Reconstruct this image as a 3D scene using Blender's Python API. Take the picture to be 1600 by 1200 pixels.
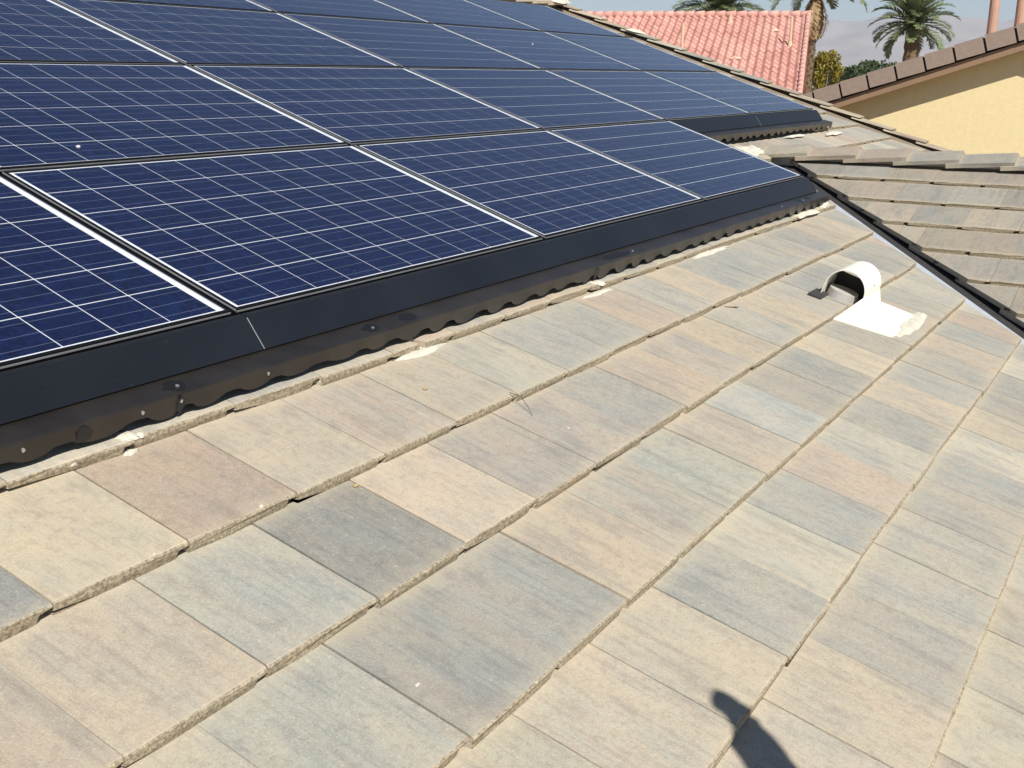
import bpy, bmesh, math, random
from mathutils import Vector, Matrix, noise
random.seed(11)
scene = bpy.context.scene
for o in list(bpy.data.objects): bpy.data.objects.remove(o)
COL = scene.collection
RAD = math.radians

# ------------------------------------------------------------------ frame of the place
TH = RAD(18.43)                      # roof pitch 4:12
CT, ST, TT = math.cos(TH), math.sin(TH), math.tan(TH)
ZO = 4.2                             # height of the array's lower edge above the ground
def PW(u, v, n):                     # roof coordinates (along eave, up slope, off roof) to world
    return Vector((u, v*CT - n*ST, v*ST + n*CT + ZO))

# ------------------------------------------------------------------ camera
cam_d = bpy.data.cameras.new('camera'); cam = bpy.data.objects.new('camera', cam_d); COL.objects.link(cam)
RX = Vector((0.5182310708, -0.8551691796, 0.0110558365))
RY = Vector((-0.2261016238, -0.1494615293, -0.9625691180))
RZ = Vector((0.8248118652, 0.4963334822, -0.2708107485))
CAM = Vector((-2.10266, -2.12186, 0.62364 + ZO))
m3 = Matrix((RX, -RY, -RZ)).transposed()
cam.matrix_world = Matrix.Translation(CAM) @ m3.to_4x4()
cam_d.sensor_width = 36; cam_d.lens = 1738.6/1600*36
cam_d.clip_start = 0.05; cam_d.clip_end = 80000
scene.camera = cam
FPX = 1738.6
def ray(x, y):                       # direction of a line of sight, for surveying distances
    return (RX*((x-800)/FPX) + RY*((y-600)/FPX) + RZ).normalized()

# ------------------------------------------------------------------ sky, sun, exposure
LD = Vector((0.44, 0.55, -0.71)).normalized()      # direction sunlight travels
SUN = -LD
world = bpy.data.worlds.new('World'); scene.world = world; world.use_nodes = True
wn = world.node_tree.nodes; wl = world.node_tree.links; wn.clear()
sky = wn.new('ShaderNodeTexSky'); sky.sky_type = 'NISHITA'; sky.sun_disc = False
sky.sun_elevation = math.asin(SUN.z); sky.sun_rotation = math.atan2(SUN.x, SUN.y)
sky.altitude = 1500; sky.air_density = 1.0; sky.dust_density = 0.25; sky.ozone_density = 2.0
bg = wn.new('ShaderNodeBackground'); bg.inputs['Strength'].default_value = 0.060
wo = wn.new('ShaderNodeOutputWorld')
wl.new(sky.outputs['Color'], bg.inputs['Color']); wl.new(bg.outputs['Background'], wo.inputs['Surface'])
sd = bpy.data.lights.new('sun', 'SUN'); sd.energy = 5.0; sd.angle = RAD(0.5); sd.color = (1.0, 0.965, 0.895)
so = bpy.data.objects.new('sun', sd); COL.objects.link(so)
so.rotation_euler = LD.to_track_quat('-Z', 'Y').to_euler(); so.location = (0, 0, 40)
scene.view_settings.view_transform = 'Standard'; scene.view_settings.look = 'None'
scene.view_settings.exposure = 0.42; scene.view_settings.gamma = 1.0
scene.view_settings.use_curve_mapping = False

# ------------------------------------------------------------------ helpers
def tag(o, label=None, cat=None, group=None, kind=None):
    if label: o['label'] = label
    if cat: o['category'] = cat
    if group: o['group'] = group
    if kind: o['kind'] = kind
    return o
def mesh(name, verts, faces, mat=None, smooth=False):
    me = bpy.data.meshes.new(name); me.from_pydata([tuple(v) for v in verts], [], faces); me.update()
    if mat: me.materials.append(mat)
    if smooth: me.polygons.foreach_set('use_smooth', [True]*len(me.polygons))
    return me
def obj(name, me, parent=None, loc=(0, 0, 0), rot=(0, 0, 0)):
    o = bpy.data.objects.new(name, me); COL.objects.link(o)
    o.location = loc; o.rotation_euler = rot
    if parent: o.parent = parent
    return o
def empty(name, loc=(0, 0, 0), rot=(0, 0, 0)):
    o = bpy.data.objects.new(name, None); COL.objects.link(o); o.location = loc; o.rotation_euler = rot
    o.empty_display_size = 0.2
    return o
class MB:                            # collects shapes for one mesh
    def __init__(s): s.v = []; s.f = []
    def quad(s, a, b, c, d):
        k = len(s.v); s.v += [a, b, c, d]; s.f.append((k, k+1, k+2, k+3))
    def box(s, x0, x1, y0, y1, z0, z1):
        k = len(s.v)
        s.v += [(x, y, z) for z in (z0, z1) for y in (y0, y1) for x in (x0, x1)]
        for q in ((0,2,3,1),(4,5,7,6),(0,1,5,4),(2,6,7,3),(0,4,6,2),(1,3,7,5)): s.f.append(tuple(k+i for i in q))
    def prism(s, prof, a0, a1, axis=0):          # closed profile swept along an axis
        k = len(s.v); n = len(prof)
        for a in (a0, a1):
            for p in prof:
                s.v.append((a, p[0], p[1]) if axis == 0 else (p[0], a, p[1]) if axis == 1 else (p[0], p[1], a))
        for i in range(n): s.f.append((k+i, k+(i+1) % n, k+n+(i+1) % n, k+n+i))
        s.f.append(tuple(k+i for i in range(n))[::-1]); s.f.append(tuple(k+n+i for i in range(n)))
    def tube(s, pts, rads, seg=8, cap=True):
        k0 = len(s.v); n = len(pts)
        for i, p in enumerate(pts):
            p = Vector(p)
            t = (Vector(pts[min(i+1, n-1)]) - Vector(pts[max(i-1, 0)])).normalized()
            a = t.cross(Vector((0.13, 0.2, 1)) if abs(t.z) < .9 else Vector((1, 0.1, 0))).normalized(); b = t.cross(a)
            for j in range(seg):
                w = 2*math.pi*j/seg; s.v.append(tuple(p + (a*math.cos(w) + b*math.sin(w))*rads[i]))
        for i in range(n-1):
            for j in range(seg):
                s.f.append((k0+i*seg+j, k0+i*seg+(j+1) % seg, k0+(i+1)*seg+(j+1) % seg, k0+(i+1)*seg+j))
        if cap:
            s.f.append(tuple(k0+j for j in range(seg))[::-1]); s.f.append(tuple(k0+(n-1)*seg+j for j in range(seg)))
    def mesh(s, name, mat=None, smooth=False, fix=True):
        me = mesh(name, s.v, s.f, mat, smooth)
        if fix:
            bm = bmesh.new(); bm.from_mesh(me); bmesh.ops.recalc_face_normals(bm, faces=bm.faces); bm.to_mesh(me); bm.free()
        return me

# ------------------------------------------------------------------ materials
class NT:
    def __init__(s, name):
        s.m = bpy.data.materials.new(name); s.m.use_nodes = True; s.t = s.m.node_tree; s.t.nodes.clear()
        s.out = s.n('ShaderNodeOutputMaterial')
    def n(s, typ, **kw):
        nd = s.t.nodes.new(typ)
        for k, v in kw.items():
            if hasattr(nd, k): setattr(nd, k, v)
            else: nd.inputs[k].default_value = v
        return nd
    def l(s, a, b): s.t.links.new(a, b)
    def val(s, sock, x):
        if hasattr(x, 'is_linked'): s.l(x, sock)
        else: sock.default_value = x
    def math(s, op, a, b=0.0, clamp=False):
        nd = s.n('ShaderNodeMath', operation=op); nd.use_clamp = clamp
        s.val(nd.inputs[0], a); s.val(nd.inputs[1], b); return nd.outputs[0]
    def mix(s, f, a, b, typ='MIX'):
        nd = s.n('ShaderNodeMix', data_type='RGBA', blend_type=typ)
        s.val(nd.inputs[0], f)
        for sk, x in ((nd.inputs[6], a), (nd.inputs[7], b)):
            if hasattr(x, 'is_linked'): s.l(x, sk)
            else: sk.default_value = (*x, 1) if len(x) == 3 else x
        return nd.outputs[2]
    def noise(s, vec, scale, detail=4, rough=.55):
        nd = s.n('ShaderNodeTexNoise', Scale=scale, Detail=detail, Roughness=rough)
        if vec is not None: s.l(vec, nd.inputs['Vector'])
        return nd.outputs['Fac']
    def ramp(s, f, lo, hi):
        nd = s.n('ShaderNodeMapRange'); nd.clamp = True
        s.val(nd.inputs[0], f); nd.inputs[1].default_value = lo; nd.inputs[2].default_value = hi
        return nd.outputs[0]
    def coords(s, kind='Object'): return s.n('ShaderNodeTexCoord').outputs[kind]
    def scaled(s, vec, sc, off=None):
        nd = s.n('ShaderNodeMapping'); s.l(vec, nd.inputs[0]); nd.inputs[3].default_value = sc
        if off is not None: s.l(off, nd.inputs[1])
        return nd.outputs[0]
    def pbr(s, color, rough=.7, metal=0.0, spec=.5, bump=None, bdist=.002, bstr=.5, **kw):
        b = s.n('ShaderNodeBsdfPrincipled')
        if hasattr(color, 'is_linked'): s.l(color, b.inputs['Base Color'])
        else: b.inputs['Base Color'].default_value = (*color, 1)
        s.val(b.inputs['Roughness'], rough); b.inputs['Metallic'].default_value = metal
        b.inputs['Specular IOR Level'].default_value = spec
        for k, v in kw.items(): b.inputs[k.replace('_', ' ')].default_value = v
        if bump is not None:
            bp = s.n('ShaderNodeBump', Strength=bstr, Distance=bdist); s.l(bump, bp.inputs['Height']); s.l(bp.outputs[0], b.inputs['Normal'])
        s.l(b.outputs[0], s.out.inputs['Surface']); return b

def simple(name, col, rough=.7, metal=0, spec=.5, var=.15, scale=8, bump=.3, bdist=.002):
    t = NT(name); c = t.coords(); n1 = t.noise(c, scale, 5); n2 = t.noise(c, scale*9, 3)
    f = t.math('ADD', t.math('MULTIPLY', n1, .7), t.math('MULTIPLY', n2, .3))
    f = t.ramp(f, .3, .7)
    lo = tuple(x*(1-var) for x in col); hi = tuple(min(1, x*(1+var)) for x in col)
    t.pbr(t.mix(f, lo, hi), rough, metal, spec, bump=n2, bstr=bump, bdist=bdist)
    return t.m

def tile_material(name):             # flat concrete roof tile, colour-blended, streaked down the slope
    t = NT(name); c = t.coords(); oi = t.n('ShaderNodeObjectInfo')
    rnd = oi.outputs['Random']
    off = t.n('ShaderNodeCombineXYZ'); t.l(t.math('MULTIPLY', rnd, 91.0), off.inputs[0]); t.l(t.math('MULTIPLY', rnd, 37.0), off.inputs[1]); t.l(t.math('MULTIPLY', rnd, 13.0), off.inputs[2])
    st = t.scaled(c, (20, 2.2, 2), off.outputs[0]); st2 = t.scaled(c, (80, 6, 5), off.outputs[0]); bl = t.scaled(c, (7, 3.2, 3), off.outputs[0])
    n_st = t.noise(st, 1.0, 3, .6); n_st2 = t.noise(st2, 1.0, 3, .65); n_bl = t.noise(bl, 1.0, 2, .6)
    iso = t.scaled(c, (1, 1, 1), off.outputs[0])
    n_f = t.noise(iso, 230, 2, .75); n_m = t.noise(iso, 48, 5, .72)
    base = oi.outputs['Color']
    warm = t.mix(1.0, base, (1.05, 1.0, .90), 'MULTIPLY'); cool = t.mix(1.0, base, (.90, .93, .915), 'MULTIPLY')
    col = t.mix(t.ramp(n_bl, .36, .64), warm, cool)
    pink = t.mix(1.0, base, (1.02, .93, .85), 'MULTIPLY')
    col = t.mix(t.math('MULTIPLY', t.ramp(n_st, .50, .68), .75), col, pink)
    dark = t.mix(1.0, base, (.62, .61, .62), 'MULTIPLY')
    col = t.mix(t.math('MULTIPLY', t.math('MULTIPLY', t.ramp(n_st2, .48, .70), t.ramp(n_bl, .35, .60)), .60), col, dark)
    sm = t.math('MULTIPLY', t.ramp(n_st, .30, .44), -1.0); sm = t.math('ADD', sm, 1.0)
    col = t.mix(t.math('MULTIPLY', sm, .45), col, dark)
    n_p = t.noise(t.scaled(c, (13, 6, 4), off.outputs[0]), 1.0, 5, .75)
    col = t.mix(t.math('MULTIPLY', t.ramp(n_p, .53, .68), .55), col, dark)
    col = t.mix(t.math('MULTIPLY', t.ramp(n_p, .44, .30), .35), col, t.mix(1.0, base, (1.22, 1.20, 1.12), 'MULTIPLY'))
    # speckle of aggregate and lime
    col = t.mix(t.math('MULTIPLY', t.ramp(n_f, .56, .72), .35), col, (.60, .56, .49))
    col = t.mix(t.math('MULTIPLY', t.ramp(n_f, .46, .30), .40), col, (.16, .145, .13))
    col = t.mix(t.math('MULTIPLY', t.ramp(n_m, .50, .34), .45), col, dark)
    col = t.mix(t.math('MULTIPLY', t.ramp(n_m, .64, .78), .55), col, (.64, .61, .54))
    # sandy dust caught along the laps, bare concrete at the broken edge
    sep = t.n('ShaderNodeSeparateXYZ'); t.l(c, sep.inputs[0])
    dst = t.ramp(t.math('ADD', sep.outputs[1], t.math('MULTIPLY', n_bl, .05)), .315, .385)
    dst2 = t.math('SUBTRACT', 1.0, t.ramp(t.math('ADD', sep.outputs[1], t.math('MULTIPLY', n_bl, -.03)), -.01, .03))
    col = t.mix(t.math('MULTIPLY', t.math('MULTIPLY', dst, dst), .38), col, (.52, .44, .31))
    col = t.mix(t.math('MULTIPLY', dst2, .18), col, (.56, .47, .33))
    edge = t.math('MULTIPLY', t.math('LESS_THAN', sep.outputs[1], .0045), 1.0)
    egg = t.mix(t.ramp(t.noise(iso, 130, 3, .75), .35, .65), (.17, .14, .10), (.45, .375, .26))
    col = t.mix(edge, col, egg)
    h = t.noise(iso, 150, 3, .75)
    t.pbr(col, .88, 0, .25, bump=h, bstr=.45, bdist=.0025)
    return t.m
M = {}
M['tile'] = tile_material('concrete_tile')
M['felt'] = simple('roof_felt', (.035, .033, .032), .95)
M['mortar'] = simple('white_mortar', (.60, .56, .46), .9, var=.2, scale=25, bump=.8, bdist=.006)
M['vent'] = simple('vent_white_paint', (.78, .745, .64), .6, var=.09, scale=26, bump=.3)
M['vent_in'] = simple('vent_inner_metal', (.42, .40, .37), .6, var=.15, scale=20)
M['valley'] = simple('galvanised_valley', (.60, .63, .68), .45, metal=.35, var=.12, scale=10)
M['stucco_own'] = simple('house_stucco', (.62, .52, .38), .95, scale=30, bump=.8, bdist=.01)

t = NT('array_black_metal'); c = t.coords(); n1 = t.noise(c, 2.2, 4); n2 = t.noise(c, 260, 2)
scr = t.ramp(t.noise(t.scaled(c, (4, 60, 60)), 1, 4, .7), .70, .74); spk = t.ramp(t.noise(c, 95, 3, .65), .70, .76)
col = t.mix(t.ramp(n1, .35, .7), (.0060, .0070, .0095), (.010, .0115, .015))
col = t.mix(t.math('ADD', t.math('MULTIPLY', scr, .10), t.math('MULTIPLY', spk, .22)), col, (.35, .34, .33))
t.pbr(col, t.math('ADD', t.math('MULTIPLY', n1, .12), .33), 0, .5, bump=n2, bstr=.08, bdist=.001)
M['skirt'] = t.m
t = NT('brown_painted_flashing'); c = t.coords(); n1 = t.noise(c, 6, 5); n2 = t.noise(c, 120, 3)
t.pbr(t.mix(t.ramp(n1, .3, .7), (.014, .0115, .0095), (.029, .024, .020)), .34, 0, .55, bump=n2, bstr=.1, bdist=.001)
M['flash'] = t.m
M['smear_dark'] = simple('dark_smear', (.008, .008, .010), .5)
M['screw'] = simple('screw_head', (.62, .62, .60), .35, metal=.8)
M['frame'] = simple('panel_frame_black', (.004, .004, .0045), .55, spec=.2, var=.2)
M['glint_joint'] = simple('glint_and_joint_metal', (.55, .56, .58), .35, metal=.6, var=.1)
M['sheet'] = simple('panel_backsheet', (.62, .64, .67), .6, var=.06, scale=30, bump=0)

t = NT('solar_cell_blue'); c = t.coords(); oi = t.n('ShaderNodeObjectInfo')
off = t.n('ShaderNodeCombineXYZ'); t.l(t.math('MULTIPLY', oi.outputs['Random'], 53.0), off.inputs[0]); t.l(t.math('MULTIPLY', oi.outputs['Random'], 17.0), off.inputs[1])
vor = t.n('ShaderNodeTexVoronoi', Scale=70.0); t.l(t.scaled(c, (1, .6, 1), off.outputs[0]), vor.inputs['Vector'])
sepv = t.n('ShaderNodeSeparateXYZ'); t.l(vor.outputs['Color'], sepv.inputs[0])
col = t.mix(sepv.outputs[0], (.0020, .0052, .028), (.0046, .0125, .060))
col = t.mix(t.math('MULTIPLY', oi.outputs['Random'], .5), col, (.0030, .0062, .040))
sep = t.n('ShaderNodeSeparateXYZ'); t.l(c, sep.inputs[0])
bus = t.math('ABSOLUTE', t.math('SUBTRACT', t.math('FRACT', t.math('MULTIPLY', t.math('ADD', sep.outputs[1], .078), 1/.052)), .5))
col = t.mix(t.math('MULTIPLY', t.math('LESS_THAN', bus, .014), .55), col, (.22, .25, .34))
fing = t.math('ABSOLUTE', t.math('SUBTRACT', t.math('FRACT', t.math('MULTIPLY', sep.outputs[0], 400.0)), .5))
col = t.mix(t.math('MULTIPLY', t.math('LESS_THAN', fing, .06), .12), col, (.2, .25, .35))
t.pbr(col, .42, 0, .12)
M['cell'] = t.m

t = NT('panel_glass'); c = t.coords('Object'); oi = t.n('ShaderNodeObjectInfo')
off = t.n('ShaderNodeCombineXYZ'); t.l(t.math('MULTIPLY', oi.outputs['Random'], 53.0), off.inputs[0])
cc = t.scaled(c, (1, 1, 1), off.outputs[0])
fr = t.n('ShaderNodeFresnel', IOR=1.31)
gl = t.n('ShaderNodeBsdfGlossy', Roughness=.06); gl.inputs['Color'].default_value = (1, 1, 1, 1)
tr = t.n('ShaderNodeBsdfTransparent'); tr.inputs['Color'].default_value = (.97, .98, 1, 1)
df = t.n('ShaderNodeBsdfDiffuse'); df.inputs['Color'].default_value = (.55, .53, .50, 1)
mx = t.n('ShaderNodeMixShader'); t.l(fr.outputs[0], mx.inputs[0]); t.l(tr.outputs[0], mx.inputs[1]); t.l(gl.outputs[0], mx.inputs[2])
spk = t.ramp(t.noise(cc, 85, 3, .6), .735, .78); film = t.math('MULTIPLY', t.noise(cc, 5, 5, .6), .005)
dust = t.math('ADD', t.math('MULTIPLY', spk, .22), film)
mx2 = t.n('ShaderNodeMixShader'); t.l(dust, mx2.inputs[0]); t.l(mx.outputs[0], mx2.inputs[1]); t.l(df.outputs[0], mx2.inputs[2])
t.l(mx2.outputs[0], t.out.inputs['Surface'])
M['glass'] = t.m

# ------------------------------------------------------------------ ground
t = NT('desert_ground'); c = t.coords(); n1 = t.noise(t.scaled(c, (.002, .002, .002)), 1, 6); n2 = t.noise(t.scaled(c, (.15, .15, .15)), 1, 5)
t.pbr(t.mix(t.ramp(t.math('ADD', t.math('MULTIPLY', n1, .6), t.math('MULTIPLY', n2, .4)), .35, .65), (.24, .20, .15), (.42, .37, .29)), .95, 0, .2)
M['ground'] = t.m
bm = bmesh.new(); bmesh.ops.create_circle(bm, cap_ends=True, segments=64, radius=26000)
me = bpy.data.meshes.new('ground'); bm.to_mesh(me); bm.free(); me.materials.append(M['ground'])
tag(obj('ground', me), kind='structure')

# ------------------------------------------------------------------ own house and its roofs
W, EXP, THK = .322, .3545, .027
house = empty('tiled_house', (0, 0, 0))
tag(house, 'house with flat grey and tan tiles whose roof slopes carry the solar panels', 'house')
VP = 5.42            # near valley in plan: x - y = VP ; far valley: x + y = FV
XR = 6.08; YR = XR - VP; FV = XR + YR
main_top_n = -.128

def tile_mesh(name, seed, length=.425, w=W):
    r = random.Random(seed); nt = 6
    prof = [(0.0015 + (w-.004)*i/nt, 0.0) for i in range(nt+1)]
    prof += [(w-.0025, -.007), (w-.030, -.009), (w-.034, -THK)] + [(w*.66, -THK), (w*.33, -THK), (.002, -THK), (-.024, -THK), (-.025, -.0195), (.0015, -.0165)]
    vs = []; fs = []; n = len(prof)
    for k, v in enumerate((0.0, .006, length)):
        for i, (x, z) in enumerate(prof):
            jx = r.uniform(-.0012, .0012) if k < 2 else 0
            jv = r.uniform(-.0025, .0025) if k == 0 else r.uniform(-.001, .003) if k == 1 else 0
            dz = -r.uniform(.001, .004) if (k == 0 and z == 0) else 0
            if i in (0, nt) and k == 0: dz -= .002
            if k < 2 and i in (n-3, n-2): jv += .07
            vs.append((x+jx, v+jv, z+dz))
    for k in range(2):
        for i in range(n): fs.append((k*n+i, k*n+(i+1) % n, (k+1)*n+(i+1) % n, (k+1)*n+i))
    fs.append(tuple(range(n))[::-1]); fs.append(tuple(2*n+i for i in range(n)))
    me = mesh(name, vs, fs, M['tile'])
    bm = bmesh.new(); bm.from_mesh(me); bmesh.ops.recalc_face_normals(bm, faces=bm.faces); bm.to_mesh(me); bm.free()
    return me
TILES = [tile_mesh('roof_tile', 100+i) for i in range(8)]
TILT = math.atan2(THK, EXP)
PAL = [(.50, .425, .325), (.47, .40, .315), (.40, .385, .345), (.36, .355, .33), (.46, .375, .305), (.44, .42, .365), (.49, .455, .38), (.41, .38, .33), (.37, .36, .325)]
def clip_mesh(me, mat4, planes):     # cut a tile along a valley; planes: (co, no) in part space, keeps the side no points away from
    bm = bmesh.new(); bm.from_mesh(me); inv = mat4.inverted()
    for co, no in planes:
        lc = inv @ co; ln = (inv.to_3x3() @ no).normalized()
        g = bm.verts[:] + bm.edges[:] + bm.faces[:]
        bmesh.ops.bisect_plane(bm, geom=g, plane_co=lc, plane_no=ln, clear_outer=True)
        e = [x for x in bm.edges if x.is_boundary]
        if e: bmesh.ops.holes_fill(bm, edges=e, sides=0)
    if len(bm.faces) < 4: bm.free(); return None
    o = bpy.data.meshes.new('cut_tile'); bm.to_mesh(o); bm.free(); o.materials.clear(); o.materials.append(M['tile'])
    return o

rj = random.Random(5)
def put_tile(parent, u, v, n, colour, planes=None, me=None, dz=0.0, name='roof_tile'):
    me = me or rj.choice(TILES)
    loc = Vector((u + rj.uniform(-.0012, .0012), v + rj.uniform(-.004, .004), n + dz + rj.uniform(-.0012, .0012)))
    rot = (-TILT + rj.uniform(-.002, .002), rj.uniform(-.004, .004), rj.uniform(-.004, .004))
    if planes:
        m4 = Matrix.Translation(loc) @ Matrix.Rotation(rot[2], 4, 'Z') @ Matrix.Rotation(rot[1], 4, 'Y') @ Matrix.Rotation(rot[0], 4, 'X')
        cm = clip_mesh(me, m4, planes)
        if cm is None: return None
        me = cm
    g = .3*colour[0] + .6*colour[1] + .1*colour[2]          # weathered, slightly olive grey
    colour = tuple((x*.84 + g*k*.16)*.93 for x, k in zip(colour, (1.04, 1.0, .90)))
    o = obj(name, me, parent, loc, rot); o.color = (*colour, 1)
    return o

# main slope: deck with one object per visible tile
NV = Vector((1, -CT, ST)); NF = Vector((1, CT, -ST))       # x-y and x+y as directions in slope space
dk = MB(); dk.box(-7, 9.66, -3.72, 4.66, -.245, -.210)
main = obj('main_roof', dk.mesh('main_roof', M['felt']), house, (0, 0, ZO), (TH, 0, 0))
PH = [.147, -.012, .172, .003, .143, -.012, .165, .0, .15, 0, .15]
OVER = {  # colours read off single tiles: (course, column)
 (1,-4):(.30,.295,.28), (1,-3):(.52,.45,.335), (1,-2):(.43,.335,.265), (1,-1):(.49,.425,.34), (1,0):(.48,.405,.33), (1,1):(.47,.41,.325), (1,2):(.45,.42,.35), (1,3):(.40,.39,.35),
 (2,-5):(.46,.38,.30), (2,-4):(.47,.40,.32), (2,-3):(.42,.41,.365), (2,-2):(.29,.285,.265), (2,-1):(.52,.435,.345), (2,0):(.38,.345,.305), (2,1):(.42,.375,.325), (2,2):(.37,.36,.33), (2,3):(.46,.38,.30), (2,4):(.44,.385,.32),
 (3,-4):(.46,.42,.34), (3,-3):(.42,.41,.36), (3,-2):(.34,.33,.30), (3,-1):(.36,.35,.32), (3,0):(.49,.41,.32), (3,1):(.46,.42,.35), (3,2):(.41,.41,.365), (3,3):(.45,.39,.32), (3,4):(.40,.40,.37),
 (4,-3):(.49,.44,.34), (4,-2):(.48,.42,.335), (4,-1):(.47,.415,.33), (4,0):(.36,.355,.325), (4,1):(.485,.445,.36), (4,2):(.38,.38,.35), (4,3):(.46,.38,.31), (4,4):(.43,.41,.36),
 (5,-1):(.47,.41,.33), (5,0):(.50,.43,.335), (5,1):(.37,.345,.305), (5,2):(.41,.39,.34), (5,3):(.40,.38,.33),
 (6,0):(.47,.43,.34), (6,1):(.46,.42,.34), (6,2):(.45,.40,.33), (6,3):(.42,.41,.36)}
CUTA = .045; CUTF = .02
pa = (Vector((VP-CUTA, 0, 0)), NV)
pf = (Vector((FV+CUTF, 0, 0)), -NF)
def main_tiles():
    for i in range(-13, 11):
        v = -.2115 - EXP*i
        ph = PH[i] if 0 <= i < len(PH) else (.147 if i % 2 == 0 else -.012)
        for j in range(-8, 31):
            u = ph + j*W
            uc, vc = u + W/2, v + EXP/2
            nn = main_top_n
            corners = [(u-.03, v), (u+W, v), (u-.03, v+.42), (u+W, v+.42)]
            xmy = [a - (b*CT - nn*ST) for a, b in corners]; xpy = [a + (b*CT - nn*ST) for a, b in corners]
            inb = vc*CT < YR + .3
            if uc > 9.66 or v + .42 > 4.72: continue
            if i < 0:
                if v > 3.9:
                    if uc < 6.3: continue
                elif v > .72:
                    if uc < 8.05: continue
                elif uc < 4.95: continue
            elif u < -2.4: continue
            planes = None
            if inb:
                near = min(xmy) < VP - CUTA and uc < XR
                far = max(xpy) > FV + CUTF and uc > XR
                if not near and not far: continue
                if far and i > 3: continue
                if near and max(xmy) > VP - CUTA: planes = [pa]
                if far and min(xpy) < FV + CUTF: planes = [pf]
            c = OVER.get((i, j)) or rj.choice(PAL)
            f = rj.uniform(.90, 1.03); c = tuple((x*.90 + g_*.10)*f for x, g_ in zip(c, (.445, .41, .345)))
            if (i, j) == (0, 1):             # broken tile: a stub and the remaining piece, a gap between them
                put_tile(main, u, v, nn, c, [(Vector((.535, -.15, 0)), Vector((1, .45, .3)))])
                put_tile(main, u, v, nn, c, [(Vector((.602, -.20, 0)), Vector((-1, -.7, -.2)))])
                continue
            put_tile(main, u, v, nn, c, planes)
main_tiles()

# cross gable: its slope towards the viewer, the hidden far slope, ridge caps
cross = empty('cross_roof_tmp')
RB = Matrix(((0, CT, -ST), (-1, 0, 0), (0, ST, CT)))         # columns: along eave, up slope, normal
zB = TT*(-VP) - .16/CT + ZO
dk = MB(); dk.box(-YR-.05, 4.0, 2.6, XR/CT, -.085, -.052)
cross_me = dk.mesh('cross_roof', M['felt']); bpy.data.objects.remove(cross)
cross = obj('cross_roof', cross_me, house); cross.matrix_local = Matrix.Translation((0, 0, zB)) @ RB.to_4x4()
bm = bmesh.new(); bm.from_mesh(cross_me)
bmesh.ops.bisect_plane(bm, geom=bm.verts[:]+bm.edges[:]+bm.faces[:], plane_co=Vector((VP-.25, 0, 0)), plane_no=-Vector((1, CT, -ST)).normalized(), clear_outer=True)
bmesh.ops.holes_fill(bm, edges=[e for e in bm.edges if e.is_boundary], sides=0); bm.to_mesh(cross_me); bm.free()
NB = Vector((1, CT, -ST)); CUTB = .19
pb = (Vector((VP+CUTB, 0, 0)), -NB)
SB = [6.055, 5.72, 5.40, 5.07, 4.735, 4.404, 4.07, 3.74, 3.41, 3.08, 2.75]
PB = [.012, .157, .003, .115, -.036, .115, 0, .15, 0, .15, 0]
for i, s in enumerate([6.385] + SB):
    ph = .16 if i == 0 else PB[i-1]
    for j in range(-4, 11):
        lx = ph + j*.319
        if lx > 3.2: continue
        top = min(.425, XR/CT - s - .02)
        cs = [(lx-.03) + s*CT, lx+.319 + s*CT, (lx-.03) + (s+.42)*CT, lx+.319 + (s+.42)*CT]
        if max(cs) < VP + CUTB + .05: continue
        pl = [pb] if min(cs) < VP + CUTB + .02 else []
        if s + .42 > XR/CT - .01: pl.append((Vector((0, XR/CT - .015, 0)), Vector((0, 1, 0))))
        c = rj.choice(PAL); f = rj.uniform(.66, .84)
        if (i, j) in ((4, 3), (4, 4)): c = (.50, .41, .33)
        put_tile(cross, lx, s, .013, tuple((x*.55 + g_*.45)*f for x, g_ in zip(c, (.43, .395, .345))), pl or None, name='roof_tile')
# ridge caps, each lapping over the one further out
def cap_mesh(seed):
    r = random.Random(seed); w, tk, ln = .15, .026, .43
    prof = []
    a = TH + RAD(4)
    for sx, wd in ((-1, w), ):
        pass
    L = (-w*math.cos(a), -w*math.sin(a)); Rr = (w*math.cos(a), -w*math.sin(a))
    prof = [L, (-.012, -.002), (.012, -.002), Rr, (Rr[0]-.004, Rr[1]-tk), (0, -tk-.004), (L[0]+.004, L[1]-tk)]
    b = MB(); b.prism(prof, .006, ln+.006, axis=1)
    me = b.mesh('ridge_cap', M['tile'])
    for v in me.vertices: v.co.x += r.uniform(-.002, .002); v.co.z += r.uniform(-.0015, .0015)
    return me
CAPS = [cap_mesh(i) for i in range(3)]
zr = zB + TT*XR + .062
CAPC = [(.40, .37, .315), (.40, .335, .28), (.40, .335, .285), (.37, .345, .305), (.345, .325, .29), (.40, .36, .31)]
ridge = obj('cross_ridge', MB().mesh('cross_ridge', M['mortar'], fix=False), house)
bb = MB(); bb.box(XR-.05, XR+.05, -4.2, .62, zr-.14, zr-.035); ridge.data = bb.mesh('cross_ridge', M['mortar'])
for k in range(-1, 10):
    y = .36 - k*.345 + .345
    o = obj('ridge_tile', CAPS[k % 3], ridge, (XR, y - .43, zr + .026), (-.075, 0, rj.uniform(-.012, .012)))
    o.color = (*[x*.82 for x in CAPC[k % len(CAPC)]], 1)
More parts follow.
